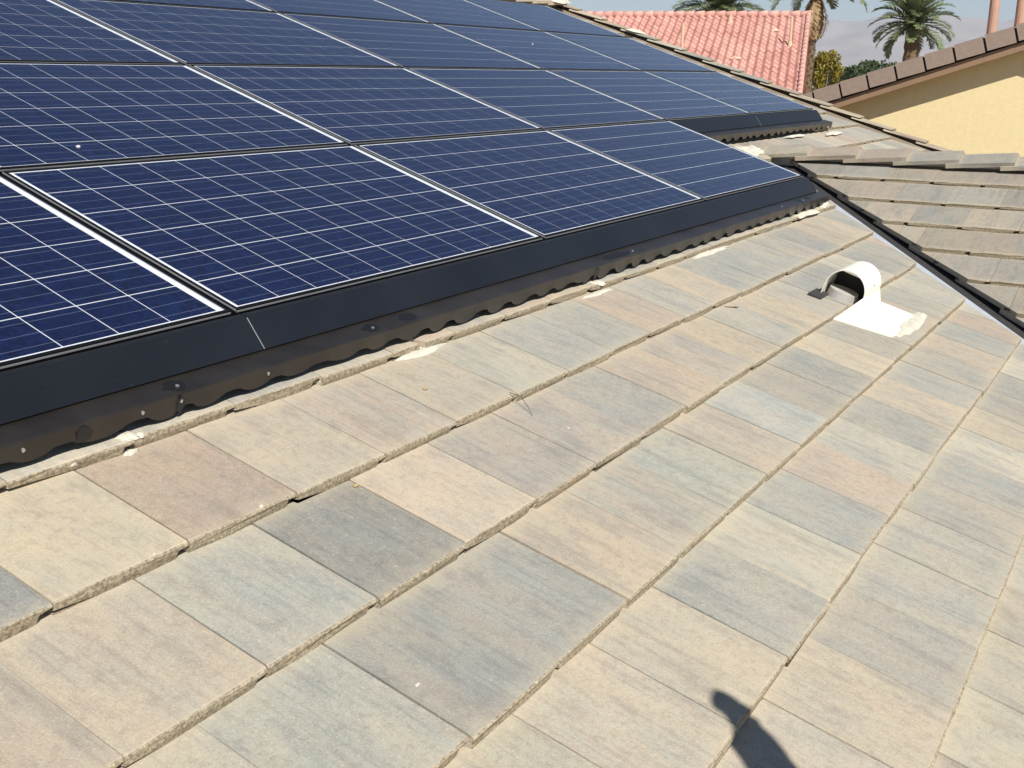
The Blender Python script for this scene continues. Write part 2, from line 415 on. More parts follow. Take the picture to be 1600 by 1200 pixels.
# far slope of the cross gable
fb = MB(); fb.box(-.6, 4.0, 2.6, XR/CT, -.03, -.0)
fm = fb.mesh('far_cross_slope', M['tile']); fo = obj('far_cross_slope', fm, house)
RB2 = Matrix(((0, -CT, ST), (-1, 0, 0), (0, ST, CT)))
bm = bmesh.new(); bm.from_mesh(fm)
bmesh.ops.bisect_plane(bm, geom=bm.verts[:]+bm.edges[:]+bm.faces[:], plane_co=Vector((VP-.05, 0, 0)), plane_no=-Vector((1, CT, 0)).normalized(), clear_outer=True)
bmesh.ops.holes_fill(bm, edges=[e for e in bm.edges if e.is_boundary], sides=0)
for v in bm.verts: v.co.x = v.co.x
bm.to_mesh(fm); bm.free()
fo.matrix_local = Matrix.Translation((2*XR, 0, zB)) @ RB2.to_4x4(); fo.color = (.4, .38, .33, 1)

# valley metal: two wings bent along the valley line
def valley():
    d = Vector((1, 1, TT)).normalized()
    base = Vector((VP, 0, -.202/CT + ZO))           # y = 0 point of the valley line, tile bed level
    pa_ = Vector((-1, 1, 0)).normalized()
    upA = Vector((0, -ST, CT)); upB = Vector((-ST, 0, CT))
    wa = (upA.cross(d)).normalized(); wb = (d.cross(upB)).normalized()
    if wa.dot(pa_) < 0: wa = -wa
    if wb.dot(-pa_) < 0: wb = -wb
    vs = []; fs = []
    t0, t1 = -4.6, .45; n = 24
    for i in range(n+1):
        p = base + Vector((1, 1, TT))*(t0 + (t1-t0)*i/n) - Vector((0, 0, 0))
        rib = p + Vector((0, 0, .012))
        vs += [p + wa*.20 + upA*.002, p + wa*.055 + upA*.002, p + wa*.012 - Vector((0, 0, .002)), rib, p + wb*.012 - Vector((0, 0, .002)), p + wb*.074 + upB*.006]  # cross-gable wing stops short; dark felt beyond it stands in for shade
    for i in range(n):
        for k in range(5): fs.append((i*6+k, i*6+k+1, i*6+k+7, i*6+k+6))
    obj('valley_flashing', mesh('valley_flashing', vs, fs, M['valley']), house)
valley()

# rake trim along the far end of the main slope
rk = MB(); rk.box(9.56, 9.70, -1.6, 4.62, -.235, -.125)
rake = obj('rake_board', rk.mesh('rake_board', simple('rake_wood', (.30, .24, .18), .8)), house, (0, 0, ZO), (TH, 0, 0))
def rake_mesh(seed):
    r = random.Random(seed); b = MB()
    b.prism([(-.075, -.002), (-.07, .012), (.085, .014), (.09, -.16), (.073, -.16), (.07, -.008)], 0, .43, axis=1)
    me = b.mesh('rake_tile', M['tile'])
    for v in me.vertices: v.co.x += r.uniform(-.003, .003); v.co.z += r.uniform(-.002, .002)
    return me
RK = [rake_mesh(i) for i in range(3)]
for k in range(18):
    v = -1.55 + k*.345
    o = obj('rake_tile', RK[k % 3], rake, (9.64, v, -.072), (-.07, 0, rj.uniform(-.012, .012)))
    c = rj.choice(PAL); f = rj.uniform(.8, .95); o.color = (c[0]*f, c[1]*f, c[2]*f, 1)
# main ridge caps
rm = MB(); rm.box(-7, 9.7, 4.62, 4.70, -.24, -.11)
mr = obj('main_ridge', rm.mesh('main_ridge', M['mortar']), house, (0, 0, ZO), (TH, 0, 0))
for k in range(12):
    o = obj('ridge_tile', CAPS[k % 3], mr); m4 = Matrix.Rotation(-TH, 4, 'X') @ Matrix.Rotation(RAD(90), 4, 'Z') @ Matrix.Rotation(-.06, 4, 'X')
    o.matrix_local = Matrix.Translation((9.65 - k*.345, 4.64, -.030)) @ m4
    c = rj.choice(PAL); o.color = (*c, 1)
# back slope and walls, so that the house is a house
bk = MB(); y0 = 4.66*CT; z0 = 4.66*ST + ZO - .2
bk.quad((-7, y0, z0), (9.66, y0, z0), (9.66, y0+7.7, z0-7.7*TT), (-7, y0+7.7, z0-7.7*TT))
o = obj('back_slope', bk.mesh('back_slope', M['tile']), house); o.color = (.42, .40, .35, 1)
wl_ = MB(); ye = -3.2; ze = ye*TT + ZO - .3
prof = [(ye, 0), (y0+7.2, 0), (y0+7.2, z0-7.2*TT-.08), (y0, z0-.08), (ye, ze)]
wl_.prism(prof, -6.6, 9.3, axis=0)
obj('wall', wl_.mesh('wall', M['stucco_own']), house)
wl2 = MB(); wl2.prism([(2.9, 0), (2*XR-2.9, 0), (2*XR-2.9, zB+2.9*TT-.12), (XR, zB+XR*TT-.12), (2.9, zB+2.9*TT-.12)], -3.8, -3.1, axis=1)
obj('wall', wl2.mesh('gable_wall', M['stucco_own']), house)

# mortar patches smeared on the tiles
def blob(u, v, n, ru, rv, h, seed, par=main, name='mortar_patch', mat='mortar', rot=0.0, rough=.34):
    r = random.Random(seed); b = []; f = []; rings, seg = 5, 20
    b.append((0, 0, h))
    k = [1 + r.uniform(-rough, rough) for _ in range(seg)]
    for i in range(1, rings+1):
        q = i/rings
        for j in range(seg):
            a = 2*math.pi*j/seg; s = 1 + (k[j]-1)*q
            b.append((ru*q*s*math.cos(a), rv*q*s*math.sin(a), h*(1-q**2.2)*(1 + r.uniform(-.35, .35)) - (.004 if i == rings else 0)))
    for j in range(seg): f.append((0, 1+j, 1+(j+1) % seg))
    for i in range(rings-1):
        for j in range(seg):
            a = 1+i*seg; f.append((a+j, a+seg+j, a+seg+(j+1) % seg, a+(j+1) % seg))
    return obj(name, mesh(name, b, f, M[mat], True), par, (u, v, n), (-TILT, 0, rot))
blob(.57, -.175, -.152, .07, .045, .010, 1); blob(.60, -.222, -.150, .12, .016, .005, 2)
blob(-.50, -.186, -.1290, .026, .024, .004, 3); blob(-.47, -.200, -.128, .012, .010, .003, 34); blob(-.51, -.222, -.150, .022, .008, .004, 33); blob(-.66, -.2125, -.137, .014, .004, .005, 35)
blob(1.83, -.198, -.130, .05, .022, .006, 4); blob(1.78, -.236, -.151, .12, .014, .004, 5)
blob(3.0, -.225, -.148, .22, .018, .005, 6); blob(4.6, -.20, -.128, .26, .030, .010, 7); blob(5.02, -.17, -.125, .10, .05, .022, 8)
blob(5.85, .66, -.13, .40, .10, .022, 9); blob(8.3, .74, -.128, .26, .035, .010, 10); blob(7.3, .79, -.13, .25, .02, .008, 11)
blob(9.62, 3.55, -.065, .10, .10, .02, 12); blob(9.5, 4.55, -.05, .25, .12, .05, 13)

# ------------------------------------------------------------------ solar panels
PU, PV, PWD, PHT = 1.67, 1.01, 1.65, .99
FRW = .011
cellme = MB(); cellme.box(-.0778, .0778, -.0775, .0775, -.0003, .0003); CELL = cellme.mesh('solar_cell', M['cell'])
def panel_meshes():
    f = MB()
    f.box(0, PWD, 0, FRW, -.04, 0); f.box(0, PWD, PHT-FRW, PHT, -.04, 0)
    f.box(0, FRW, FRW, PHT-FRW, -.04, -.0002); f.box(PWD-FRW, PWD, FRW, PHT-FRW, -.04, -.0002)
    e = MB()                      # sun glint on the black frame, put into thin bright strips
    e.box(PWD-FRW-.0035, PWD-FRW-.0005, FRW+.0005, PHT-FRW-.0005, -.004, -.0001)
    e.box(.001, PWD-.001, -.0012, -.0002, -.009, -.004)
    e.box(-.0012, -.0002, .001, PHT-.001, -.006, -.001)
    b = MB(); b.box(FRW, PWD-FRW, FRW, PHT-FRW, -.006, -.0024)
    g = MB(); g.quad((FRW, FRW, -.0010), (PWD-FRW, FRW, -.0010), (PWD-FRW, PHT-FRW, -.0010), (FRW, PHT-FRW, -.0010))
    return f.mesh('frame', M['frame']), e.mesh('frame_glint', M['glint_joint']), b.mesh('backsheet', M['sheet']), g.mesh('glass_sheet', M['glass'], fix=False)
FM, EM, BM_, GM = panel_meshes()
rowname = ['bottom', 'second', 'third', 'top']
def make_panel(row, k, label):
    u0 = (k-1)*PU + .01; v0 = row*PV + .01
    p = empty('solar_panel', PW(u0, v0, 0), (TH, 0, 0))
    tag(p, label, 'solar panel', 'solar panels in four rows on the roof slope')
    obj('frame', FM, p); obj('frame_glint', EM, p); obj('backsheet', BM_, p); obj('glass_sheet', GM, p)
    x0 = .0245; px = .1594; y0 = .0225; py = .1595  # cells set left; wide right backsheet margin stands in for the sunlit frame edge
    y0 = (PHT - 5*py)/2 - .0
    for a in range(10):
        for b in range(6):
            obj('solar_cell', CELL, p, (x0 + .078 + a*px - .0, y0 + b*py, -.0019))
    return p
LAB = {
 (0,0): 'blue solar panel cut by the left edge of the photo, lowest row, nearest the viewer',
 (0,1): 'large blue solar panel, second from the left in the lowest row above the dark skirt',
 (0,2): 'blue solar panel, third from the left in the lowest row above the dark skirt',
 (0,3): 'last blue solar panel at the right end of the lowest row, by the valley',
 (1,1): 'blue solar panel with a bird dropping, at the left edge in the second row up',
 (1,2): 'blue solar panel, second from the left in the second row up',
 (1,3): 'blue solar panel, third from the left in the second row up',
 (1,4): 'blue solar panel, second from the right end of the second row, above the short skirt',
 (1,5): 'last blue solar panel at the right end of the second row, above the short skirt',
 (1,0): 'blue solar panel just past the left edge of the photo, second row up',
 (2,0): 'blue solar panel just past the left edge of the photo, third row up',
 (3,1): 'blue solar panel just past the top left corner, highest row',
 (2,1): 'blue solar panel at the left edge of the photo in the third row up',
 (2,2): 'blue solar panel, second from the left in the third row up',
 (2,3): 'blue solar panel, third from the left in the third row up',
 (2,4): 'blue solar panel with a white speck, second from the right in the third row up',
 (2,5): 'last blue solar panel at the right end of the third row, by the rake tiles',
 (3,2): 'blue solar panel cut by the top edge, leftmost visible in the highest row',
 (3,3): 'blue solar panel cut by the top edge, second from the left in the highest row',
 (3,4): 'blue solar panel, second from the right end of the highest row',
 (3,5): 'last blue solar panel at the right end of the highest row, under the ridge'}
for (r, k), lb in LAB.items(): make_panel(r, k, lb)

# mounting rails in the dark gaps below the panels
ra = MB()
def rail(u0, u1, v, label):
    b = MB(); b.box(u0, u1, v-.02, v+.02, -.10, -.045)
    for q in range(int((u1-u0)/1.2)+1):
        uu = u0 + .3 + q*1.2
        if uu < u1: b.box(uu-.025, uu+.025, v-.03, v+.03, -.19, -.10)
    o = obj('mounting_rail', b.mesh('mounting_rail', M['frame'])); o.location = (0, 0, ZO); o.rotation_euler = (TH, 0, 0)
    tag(o, label, 'rail', 'black rails under the panels')
for r, nm in ((1, 'lowest and second'), (2, 'second and third'), (3, 'third and highest')):
    rail(-.6 if r == 1 else .4, 8.3 if r > 1 else 5.0, r*PV, 'black mounting rail in the gap between the %s panel rows' % nm)

# ------------------------------------------------------------------ array skirt and wavy flashing
def skirt(u0, u1, vb, label):
    b = MB(); tk = .003
    prof = [(-.012, -.009), (-.030, -.006), (-.036, -.009), (-.116, -.064), (-.112, -.072), (-.106, -.069), (-.030, -.016), (-.012, -.016)]
    b.prism([(vb + .01 + a, n) for a, n in prof], u0 + .0015, u1 - .0015, axis=0)
    o = obj('array_skirt', b.mesh('array_skirt', M['skirt'])); o.location = (0, 0, ZO); o.rotation_euler = (TH, 0, 0)
    tag(o, label, 'skirt', 'dark skirt segments along the panel edges')
    g = MB(); g.prism([(vb + .01 - .0362, -.0082), (vb + .01 - .1158, -.0632), (vb + .01 - .1150, -.0642), (vb + .01 - .0354, -.0092)], u1 - .0013, u1 + .0008, axis=0)
    obj('joint_strip', g.mesh('joint_strip', M['glint_joint'] if u1 in (.015, 6.69) else M['skirt']), o)
    return o
skirt(-2.6, .015, 0, 'dark skirt below the leftmost panel of the lowest row')
skirt(.015, 1.70, 0, 'long dark skirt below the second panel of the lowest row')
skirt(1.70, 3.37, 0, 'dark skirt below the third panel of the lowest row')
skirt(3.37, 5.03, 0, 'dark skirt at the right end of the lowest row, by the valley')
skirt(4.9, 6.69, PV, 'dark skirt of the second row, its left end hidden by the lowest row')
skirt(6.69, 8.37, PV, 'dark skirt at the right end of the second row, near the rake tiles')
def flashing(u0, u1, vb, label, seed, screws=(), smears=(), n_low=-.104):
    r = random.Random(seed); b = MB(); vo = vb - .182; vi = vb - .098; nt = -.062; ni = -.070
    per = .163; vs = []; fs = []
    n = int((u1-u0)/.008); amp = [r.uniform(.65, 1.1) for _ in range(64)]
    for i in range(n+1):
        u = u0 + (u1-u0)*i/n
        ph = ((u - .03)/per + .10*math.sin(u*7.3 + seed) + .06*math.sin(u*17.1)) % 1.0
        # rounded lobes parted by narrow notches
        wv = .019*(math.sin(math.pi*ph/.62)**.7 if ph < .62 else -.35*math.sin(math.pi*(ph-.62)/.38)**.6)
        nb = n_low - wv*(amp[3]*.5 + .45 + .25*math.sin(u*4.1 + seed*2)) + .002
        vs += [(u, vi, ni), (u, vo+.004, nt), (u, vo, nt-.004), (u, vo-.006, nb), (u, vo-.003, nb), (u, vo+.004, nt-.008), (u, vi, ni-.005)]
    for i in range(n):
        for k in range(6): fs.append((i*7+k, i*7+k+7, i*7+k+8, i*7+k+1))
    fs.append(tuple(range(7))); fs.append(tuple(n*7+k for k in range(7))[::-1])
    me = mesh('wavy_flashing', vs, fs, M['flash'])
    bm = bmesh.new(); bm.from_mesh(me); bmesh.ops.recalc_face_normals(bm, faces=bm.faces); bm.to_mesh(me); bm.free()
    o = obj('wavy_flashing', me); o.location = (0, 0, ZO); o.rotation_euler = (TH, 0, 0)
    tag(o, label, 'flashing', 'brown scalloped flashing strips')
    for u, face in screws:
        s = MB()
        if face: s.prism([(u + .004*math.cos(a*.785), -.082 + .005*math.sin(a*.785)) for a in range(8)], vo-.0065, vo-.0025, axis=1)
        else: s.prism([(u + .005*math.cos(a*.785), vo+.03 + .005*math.sin(a*.785)) for a in range(8)], nt-.008, nt+.001, axis=2)
        obj('screw', s.mesh('screw', M['screw']), o)
    for q, (u, face, su) in enumerate(smears):
        rr = random.Random(seed*7+q); ring = [(u + su*(1+rr.uniform(-.3, .3))*math.cos(a*.45), (.022 if face else .028)*(1+rr.uniform(-.3, .3))*math.sin(a*.45)) for a in range(14)]
        s = MB()
        if face: s.prism([(x, -.092+y) for x, y in ring], vo-.0062, vo-.001, axis=1)
        else:
            pts = [(x, y) for x, y in ring]; ta = (nt-ni)/(vo-vi)
            k = len(s.v); s.v += [(x, vo+.036+y*.9, nt + ta*(.036+y*.9) + .0012) for x, y in pts]; s.f.append(tuple(range(k, k+len(pts))))
        obj('dark_smear', s.mesh('dark_smear', M['smear_dark'], fix=False), o)  # dark irregular patches laid on the flashing
    return o
flashing(-2.6, -.36, 0, 'brown scalloped flashing strip at the left edge, with a dark smear', 1, screws=((-.77, 1), (-.46, 1)), smears=((-.62, 1, .022),))
flashing(-.36, 1.72, 0, 'brown scalloped flashing strip under the long dark skirt', 2, screws=((-.33, 0), (-.345, 1), (-.05, 1), (.42, 0)), smears=((-.33, 0, .035), (-.345, 1, .012), (.42, 0, .035), (.60, 0, .035)))
flashing(1.72, 3.35, 0, 'brown scalloped flashing strip below the third panel skirt', 3, screws=((1.0+1.2, 0),), smears=((1.82, 1, .02), (2.05, 0, .10)))
flashing(3.35, 5.10, 0, 'brown scalloped flashing strip ending at the roof valley', 4, screws=((4.6, 0), (4.2, 0)), smears=((4.55, 0, .02), (4.72, 0, .015)))
flashing(4.9, 6.72, PV, 'brown scalloped flashing strip of the upper skirt, partly behind the lowest row', 5, n_low=-.103)
flashing(6.72, 8.45, PV, 'brown scalloped flashing strip at the right end of the upper skirt', 6, screws=((7.9, 0),), n_low=-.103)

# ------------------------------------------------------------------ roof vent with half-round hood
vent = empty('roof_vent', PW(3.2, -.87, -.14), (TH, 0, 0))
tag(vent, 'cream half round roof vent with flat flashing, standing near the valley', 'roof vent')
def hood():
    vs = []; fs = []; seg = 22; rr = .097; wall = .0035
    prof_o = []; prof_i = []
    cz = .062
    for i in range(seg+1):
        a = math.pi*i/seg; prof_o.append((rr*math.cos(a), cz + rr*math.sin(a))); prof_i.append(((rr-wall)*math.cos(a), cz + (rr-wall)*math.sin(a)))
    prof_o = [(rr+.002, -.015)] + prof_o + [(-rr-.002, -.022)]; prof_i = [(rr-wall+.002, -.015)] + prof_i + [(-rr+wall-.002, -.022)]
    n = len(prof_o)
    for u in (-.10, .205):
        for p in prof_o: vs.append((u, p[0], p[1]))
        for p in prof_i: vs.append((u, p[0], p[1]))
    for i in range(n-1):
        fs.append((i, i+1, 2*n+i+1, 2*n+i)); fs.append((n+i, 3*n+i, 3*n+i+1, n+i+1))
        fs.append((i, n+i, n+i+1, i+1)); fs.append((2*n+i, 2*n+i+1, 3*n+i+1, 3*n+i))
    return mesh('hood', vs, fs, M['vent'], False)
h = obj('hood', hood(), vent)
bm = bmesh.new(); bm.from_mesh(h.data); bmesh.ops.recalc_face_normals(bm, faces=bm.faces); bm.to_mesh(h.data); bm.free()
# slanted apron running down from the hood's lower side
ap = MB(); ap.v = [(-.101, -.098, .072), (.204, -.098, .066), (.204, -.135, -.008), (-.10, -.15, -.006), (-.205, -.052, -.010), (-.101, -.090, -.02), (.204, -.090, -.02)]
ap.f = [(0, 4, 3), (0, 3, 2, 1), (1, 2, 6), (0, 1, 6, 5), (0, 5, 4), (2, 3, 4, 5, 6)]
obj('apron', ap.mesh('apron', M['vent']), vent)
fl = MB()
pts = [(-.36, -.045), (-.30, -.315), (.22, -.318), (.25, -.10), (.20, -.085), (-.10, -.06)]
fl.prism([(a, b) for a, b in pts], 0.0, .006, axis=2)
flo = obj('flange', fl.mesh('flange', M['vent']), vent, (0, 0, -.0175), (-.076, 0, 0))
sm = MB(); co = [(-.30, -.30, .006), (-.10, -.335, .004), (.10, -.33, .004), (.235, -.32, .005), (.27, -.34, .003), (.32, -.352, .002), (.22, -.36, .001), (.10, -.365, .001), (-.05, -.375, .001), (-.22, -.36, .001), (-.33, -.33, .002)]
bl_ = blob(.02, -.322, .010, .26, .040, .007, 77, par=vent, name='mortar_smear', rough=.15); bl_.rotation_euler = (-.08, 0, 0)
bl2 = blob(.24, -.315, .010, .10, .035, .006, 78, par=vent, name='mortar_smear', rough=.15); bl2.rotation_euler = (-.08, 0, 0)
cn = MB(); cn.tube([(-.03, .012, -.03), (-.03, .012, .046), (-.03, .012, .0461), (-.03, .012, .0)], [.074, .070, .064, .062], 24)
obj('inner_pipe', cn.mesh('inner_pipe', M['vent_in'], False), vent)
ip = MB(); ip.tube([(-.03, .012, .020), (-.03, .012, .024)], [.0615, .0615], 20); obj('pipe_mouth_shade', ip.mesh('pipe_mouth_shade', M['felt']), vent)  # dark disc stands in for the shade down inside the pipe
bf = MB(); bf.box(.06, .066, -.091, .091, -.02, .105); obj('inner_shade_plate', bf.mesh('inner_shade_plate', M['felt']), vent)  # dark plate added to stand in for shade inside the hood
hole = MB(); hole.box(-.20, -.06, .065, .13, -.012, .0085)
obj('shaded_recess', hole.mesh('shaded_recess', M['felt']), vent)  # dark box stands in for the hood's shadow on the tile cut-out

# ------------------------------------------------------------------ small litter
def pebble(u, v, n, s, name, label, cat, mat):
    bm = bmesh.new(); bmesh.ops.create_icosphere(bm, subdivisions=2, radius=s)
    for vv in bm.verts:
        vv.co.z *= .55; vv.co += vv.co.normalized()*s*.18*noise.noise(vv.co*60 + Vector((u*9, v*7, 0)))
    me = bpy.data.meshes.new(name); bm.to_mesh(me); bm.free(); me.materials.append(mat)
    me.polygons.foreach_set('use_smooth', [True]*len(me.polygons))
    tag(obj(name, me, None, PW(u, v, n), (TH, 0, random.random()*6)), label, cat)
seed_m = simple('seed_husk', (.42, .31, .15), .7, var=.4, scale=90)
drop_m = simple('bird_dropping', (.50, .49, .46), .8, var=.2, scale=60)
def surf(u, v):                     # top of the tiles of the main slope
    i = math.ceil((-.2115 - v)/EXP); vb = -.2115 - EXP*i
    return main_top_n - (v - vb)*THK/EXP
pebble(.394, -.393, surf(.394, -.393)+.003, .008, 'seed_husk', 'small tan seed husk lying on a tile below the broken flashing gap', 'seed', seed_m)
pebble(-.162, -.601, surf(-.162, -.601)+.003, .008, 'seed_husk', 'small pale seed husk at the top of the dark grey tile', 'seed', seed_m)
pebble(.399, 1.15, .0005, .008, 'bird_dropping', 'pale bird dropping on the left panel of the second row', 'dropping', drop_m)
pebble(5.807, 2.62, .0, .009, 'bird_dropping', 'white speck of bird dropping on a far panel in the third row', 'dropping', drop_m)
tw = MB(); p0 = Vector((.60, -.60, surf(.6, -.60)+.003))
pts = [p0 + Vector((a*.075, -a*.02 - .03*a*a, .004*math.sin(a*3))) for a in (0, .25, .5, .75, 1)]
tw.tube([PW(*q) for q in [Vector((.600, -.555, -.122)), Vector((.606, -.590, -.118)), Vector((.602, -.625, -.135)), Vector((.588, -.655, -.148))]], [.0014, .0013, .0011, .0007], 5)
tag(obj('twig', tw.mesh('twig', simple('dry_twig', (.10, .07, .04), .8))), 'thin curved dry twig hanging over a tile edge', 'twig')
lf_m = simple('dry_leaf', (.56, .34, .14), .7, var=.3, scale=60)
def scrap(u, v, n):
    b = MB(); r = random.Random(3)
    for k in range(5):
        a = -.4 + k*.22; L_ = .05 + .03*r.random(); c, s = math.cos(a), math.sin(a)
        b.quad((-.004*s, .004*c, .001), (.004*s, -.004*c, .001), (L_*c+.002*s, L_*s-.002*c, .006+.004*k/5), (L_*c-.002*s, L_*s+.002*c, .006))
    tag(obj('dry_leaf', b.mesh('dry_leaf', lf_m, fix=False), None, PW(u, v, n), (TH, 0, 2.2)), 'small orange dry leaf scrap on a tile left of the vent', 'leaf')
scrap(2.386, -.623, surf(2.386, -.623)+.003)
# lime splashes on tile edges, parts of the roof
for k, (u, v) in enumerate(((-.74, -.555), (-.44, -.555), (-.60, -1.12), (.62, -.76))):
    blob(u, v, surf(u, v)+.0005, .004+.002*(k % 3), .003+.002*(k % 2), .0018, 200+k, name='lime_splash', mat='mortar')

# ------------------------------------------------------------------ neighbour's house with stepped brown rake
M['stucco'] = simple('yellow_stucco', (.87, .71, .40), .95, var=.05, scale=14, bump=.7, bdist=.008)
M['fascia'] = simple('brown_fascia_paint', (.30, .19, .115), .7, var=.08, scale=5)
M['raketile'] = simple('brown_rake_tile', (.30, .225, .18), .9, var=.10, scale=16, bump=.6, bdist=.006)
nb = empty('stucco_house', (13.4, 0, 0))
tag(nb, 'yellow stucco neighbour house with brown stepped rake tiles', 'house')
OVH = .22                            # rake overhang
ya, slope = -.32, .335                # apex position in y; the rake falls both ways
za = .6236 + .607*1.107 + (2.10 - 1.95)*0 + ZO
y_ref, z_ref = -2.12186 + 2.849*1.107, .62364 + .238*1.107 + ZO      # surveyed point on the tile tops
za = z_ref + (y_ref - ya)*slope
def rz(y): return za - abs(y - ya)*slope
HB = 11.0
yl, yr = ya + 7.2, ya - 7.2
w = MB(); fd = .30
w.prism([(yl-.6, 0), (yr+.6, 0), (yr+.6, rz(yr+.6)-fd), (ya, za-fd), (yl-.6, rz(yl-.6)-fd)], OVH, HB, axis=0)
obj('wall', w.mesh('wall', M['stucco']), nb)
for sgn, nm in ((1, 'roof_slope'), (-1, 'roof_slope')):
    b = MB(); ye_ = ya + sgn*7.4
    b.prism([(ya, za-.026), (ye_, rz(ye_)-.026), (ye_, rz(ye_)-.20), (ya, za-.20)], -.03, HB+.4, axis=0)
    s_ = obj(nm, b.mesh('roof_slope', M['felt']), nb)
    f_ = MB(); f_.prism([(ya, za-.222), (ye_, rz(ye_)-.222), (ye_, rz(ye_)-.325), (ya, za-.325)], -.015, .03, axis=0)
    obj('fascia_board', f_.mesh('fascia_board', M['fascia']), nb)
    so_ = MB(); so_.prism([(ya, za-.25), (ye_, rz(ye_)-.25), (ye_, rz(ye_)-.28), (ya, za-.28)], .03, OVH+.01, axis=0)
    obj('soffit', so_.mesh('soffit', M['fascia']), nb)
    # rake tiles: angled pieces, each lower end lapping over the next
    tm = MB(); ln = .338
    tm.prism([(-.055, .0), (-.059, -.198), (-.039, -.198), (-.037, -.022), (.16, -.022), (.16, 0)], 0, ln, axis=1)
    tme = tm.mesh('rake_tile', M['raketile'])
    ang = math.atan(slope)
    for k in range(20):
        d = .02 + k*.368
        y = ya + sgn*d*math.cos(ang); z = za - d*math.sin(ang)
        o = obj('rake_tile', tme, nb, (.0, y, z), (0, 0, 0))
        o.rotation_euler = (-sgn*(ang) + sgn*.03, 0, .035) if sgn > 0 else (ang - .03, 0, -.035)
        if sgn < 0: o.scale = (1, -1, 1)

# ------------------------------------------------------------------ house with red clay roof
def red_tile_mat():
    t = NT('red_clay_tile'); c = t.coords(); 
    n1 = t.noise(t.scaled(c, (3.4, 2.5, 2.5)), 1, 2); n2 = t.noise(c, 14, 4); n3 = t.noise(t.scaled(c, (.35, .35, .35)), 1, 3)
    col = t.mix(t.ramp(n1, .35, .65), (.44, .21, .175), (.58, .32, .265))
    col = t.mix(t.math('MULTIPLY', t.ramp(n3, .4, .7), .5), col, (.66, .41, .34)); col = t.mix(t.math('MULTIPLY', t.ramp(n2, .55, .75), .35), col, (.62, .36, .27))
    t.pbr(col, .85, 0, .3, bump=n2, bstr=.4, bdist=.01); return t.m
M['red'] = red_tile_mat()
M['red_wall'] = simple('pale_stucco', (.62, .50, .36), .95)
rr_ = ray(1266, 24); E1 = CAM + rr_*(43/ math.hypot(rr_.x, rr_.y)); azr = RAD(16.4)
Dn = Vector((math.cos(azr), math.sin(azr), 0)); Tn = Vector((math.sin(azr), -math.cos(azr), 0))
red = empty('red_tiled_house', (E1.x, E1.y, 0)); red.rotation_euler = (0, 0, azr - math.pi/2)   # local x to the right, y away
tag(red, 'far house with a salmon red barrel tile roof behind the panels', 'house')
ph_ = RAD(20); RW, SL = 15.0, 9.0; zr_ = E1.z
def red_field():
    vs = []; fs = []; tw_, rowl, sub = .255, .385, 8
    rows = int(SL/rowl); cols = int(RW/tw_)
    nx = cols*sub
    for r in range(rows):
        a0, a1 = r*rowl, (r+1)*rowl + .03
        k = len(vs)
        for e, a in enumerate((a0, a1, a1)):
            for i in range(nx+1):
                x = -RW + i*RW/nx; q = (i % sub)/sub
                pr = .045*math.sin(2*math.pi*q)
                lift = .0 if e == 0 else .032 if e == 1 else .0
                jit = .012*noise.noise(Vector((int(i/sub)*3.1, r*5.7, 0)))
                h = pr + lift + (jit if e else jit)
                vs.append((x, -a*math.cos(ph_) - h*math.sin(ph_), -a*math.sin(ph_) + h*math.cos(ph_)))
        for e in range(2):
            for i in range(nx): fs.append((k+e*(nx+1)+i, k+e*(nx+1)+i+1, k+(e+1)*(nx+1)+i+1, k+(e+1)*(nx+1)+i))
    return mesh('tile_field', vs, fs, M['red'])
rf = obj('roof_slope', None, red) if False else None
sl = MB(); sl.box(-RW, 0, -SL, 0, -.12, -.05)
slope_o = obj('roof_slope', sl.mesh('roof_slope', M['red']), red, (0, 0, zr_), (ph_, 0, 0))
fo_ = obj('clay_tiles', red_field(), red, (0, 0, zr_)); tag(fo_, kind='stuff')
bs = MB(); bs.quad((-RW, 0, zr_), (0, 0, zr_), (0, 8, zr_-8*math.tan(ph_)), (-RW, 8, zr_-8*math.tan(ph_))); obj('back_slope', bs.mesh('back_slope', M['red']), red)
rw = MB(); rw.prism([(-SL*math.cos(ph_)+.6, 0), (7, 0), (7, zr_-7*math.tan(ph_)-.2), (0, zr_-.2), (-SL*math.cos(ph_)+.6, zr_-SL*math.sin(ph_))], -RW+.4, -.4, axis=0)
obj('wall', rw.mesh('wall', M['red_wall']), red)
cp = MB(); 
for i in range(40):
    x0 = -RW + i*.375; cp.tube([(x0, 0, zr_+.01), (x0+.40, 0, zr_+.04)], [.12, .135], 10)
co_ = obj('ridge_caps', cp.mesh('ridge_caps', M['red'], True), red); tag(co_, kind='stuff')
rkk = MB()
for i in range(24):
    a = i*.375; rkk.tube([(-.06, -a*math.cos(ph_), zr_ - a*math.sin(ph_) + .07), (-.06, -(a+.4)*math.cos(ph_), zr_ - (a+.4)*math.sin(ph_) + .09)], [.085, .095], 8)
ro_ = obj('rake_caps', rkk.mesh('rake_caps', M['red'], True), red); tag(ro_, kind='stuff')
def on_red(x, a, h=0): return (x, -a*math.cos(ph_) - h*math.sin(ph_), zr_ - a*math.sin(ph_) + h*math.cos(ph_))
tanp = simple('tan_pipe', (.60, .42, .28), .7); creamp = simple('cream_patch', (.60, .38, .27), .9, var=.2)
for k, (x, a, hgt, rd) in enumerate(((-4.05, 4.15, 1.05, .05), (-.55, 3.3, 1.0, .045), (-2.75, .75, .35, .04))):
    b = MB(); p = on_red(x, a, -.05); b.tube([p, (p[0], p[1], p[2]+hgt)], [rd, rd], 8); b.tube([p, (p[0], p[1], p[2]+.22)], [.10, .06], 8)
    obj('vent_pipe', b.mesh('vent_pipe', tanp), red)
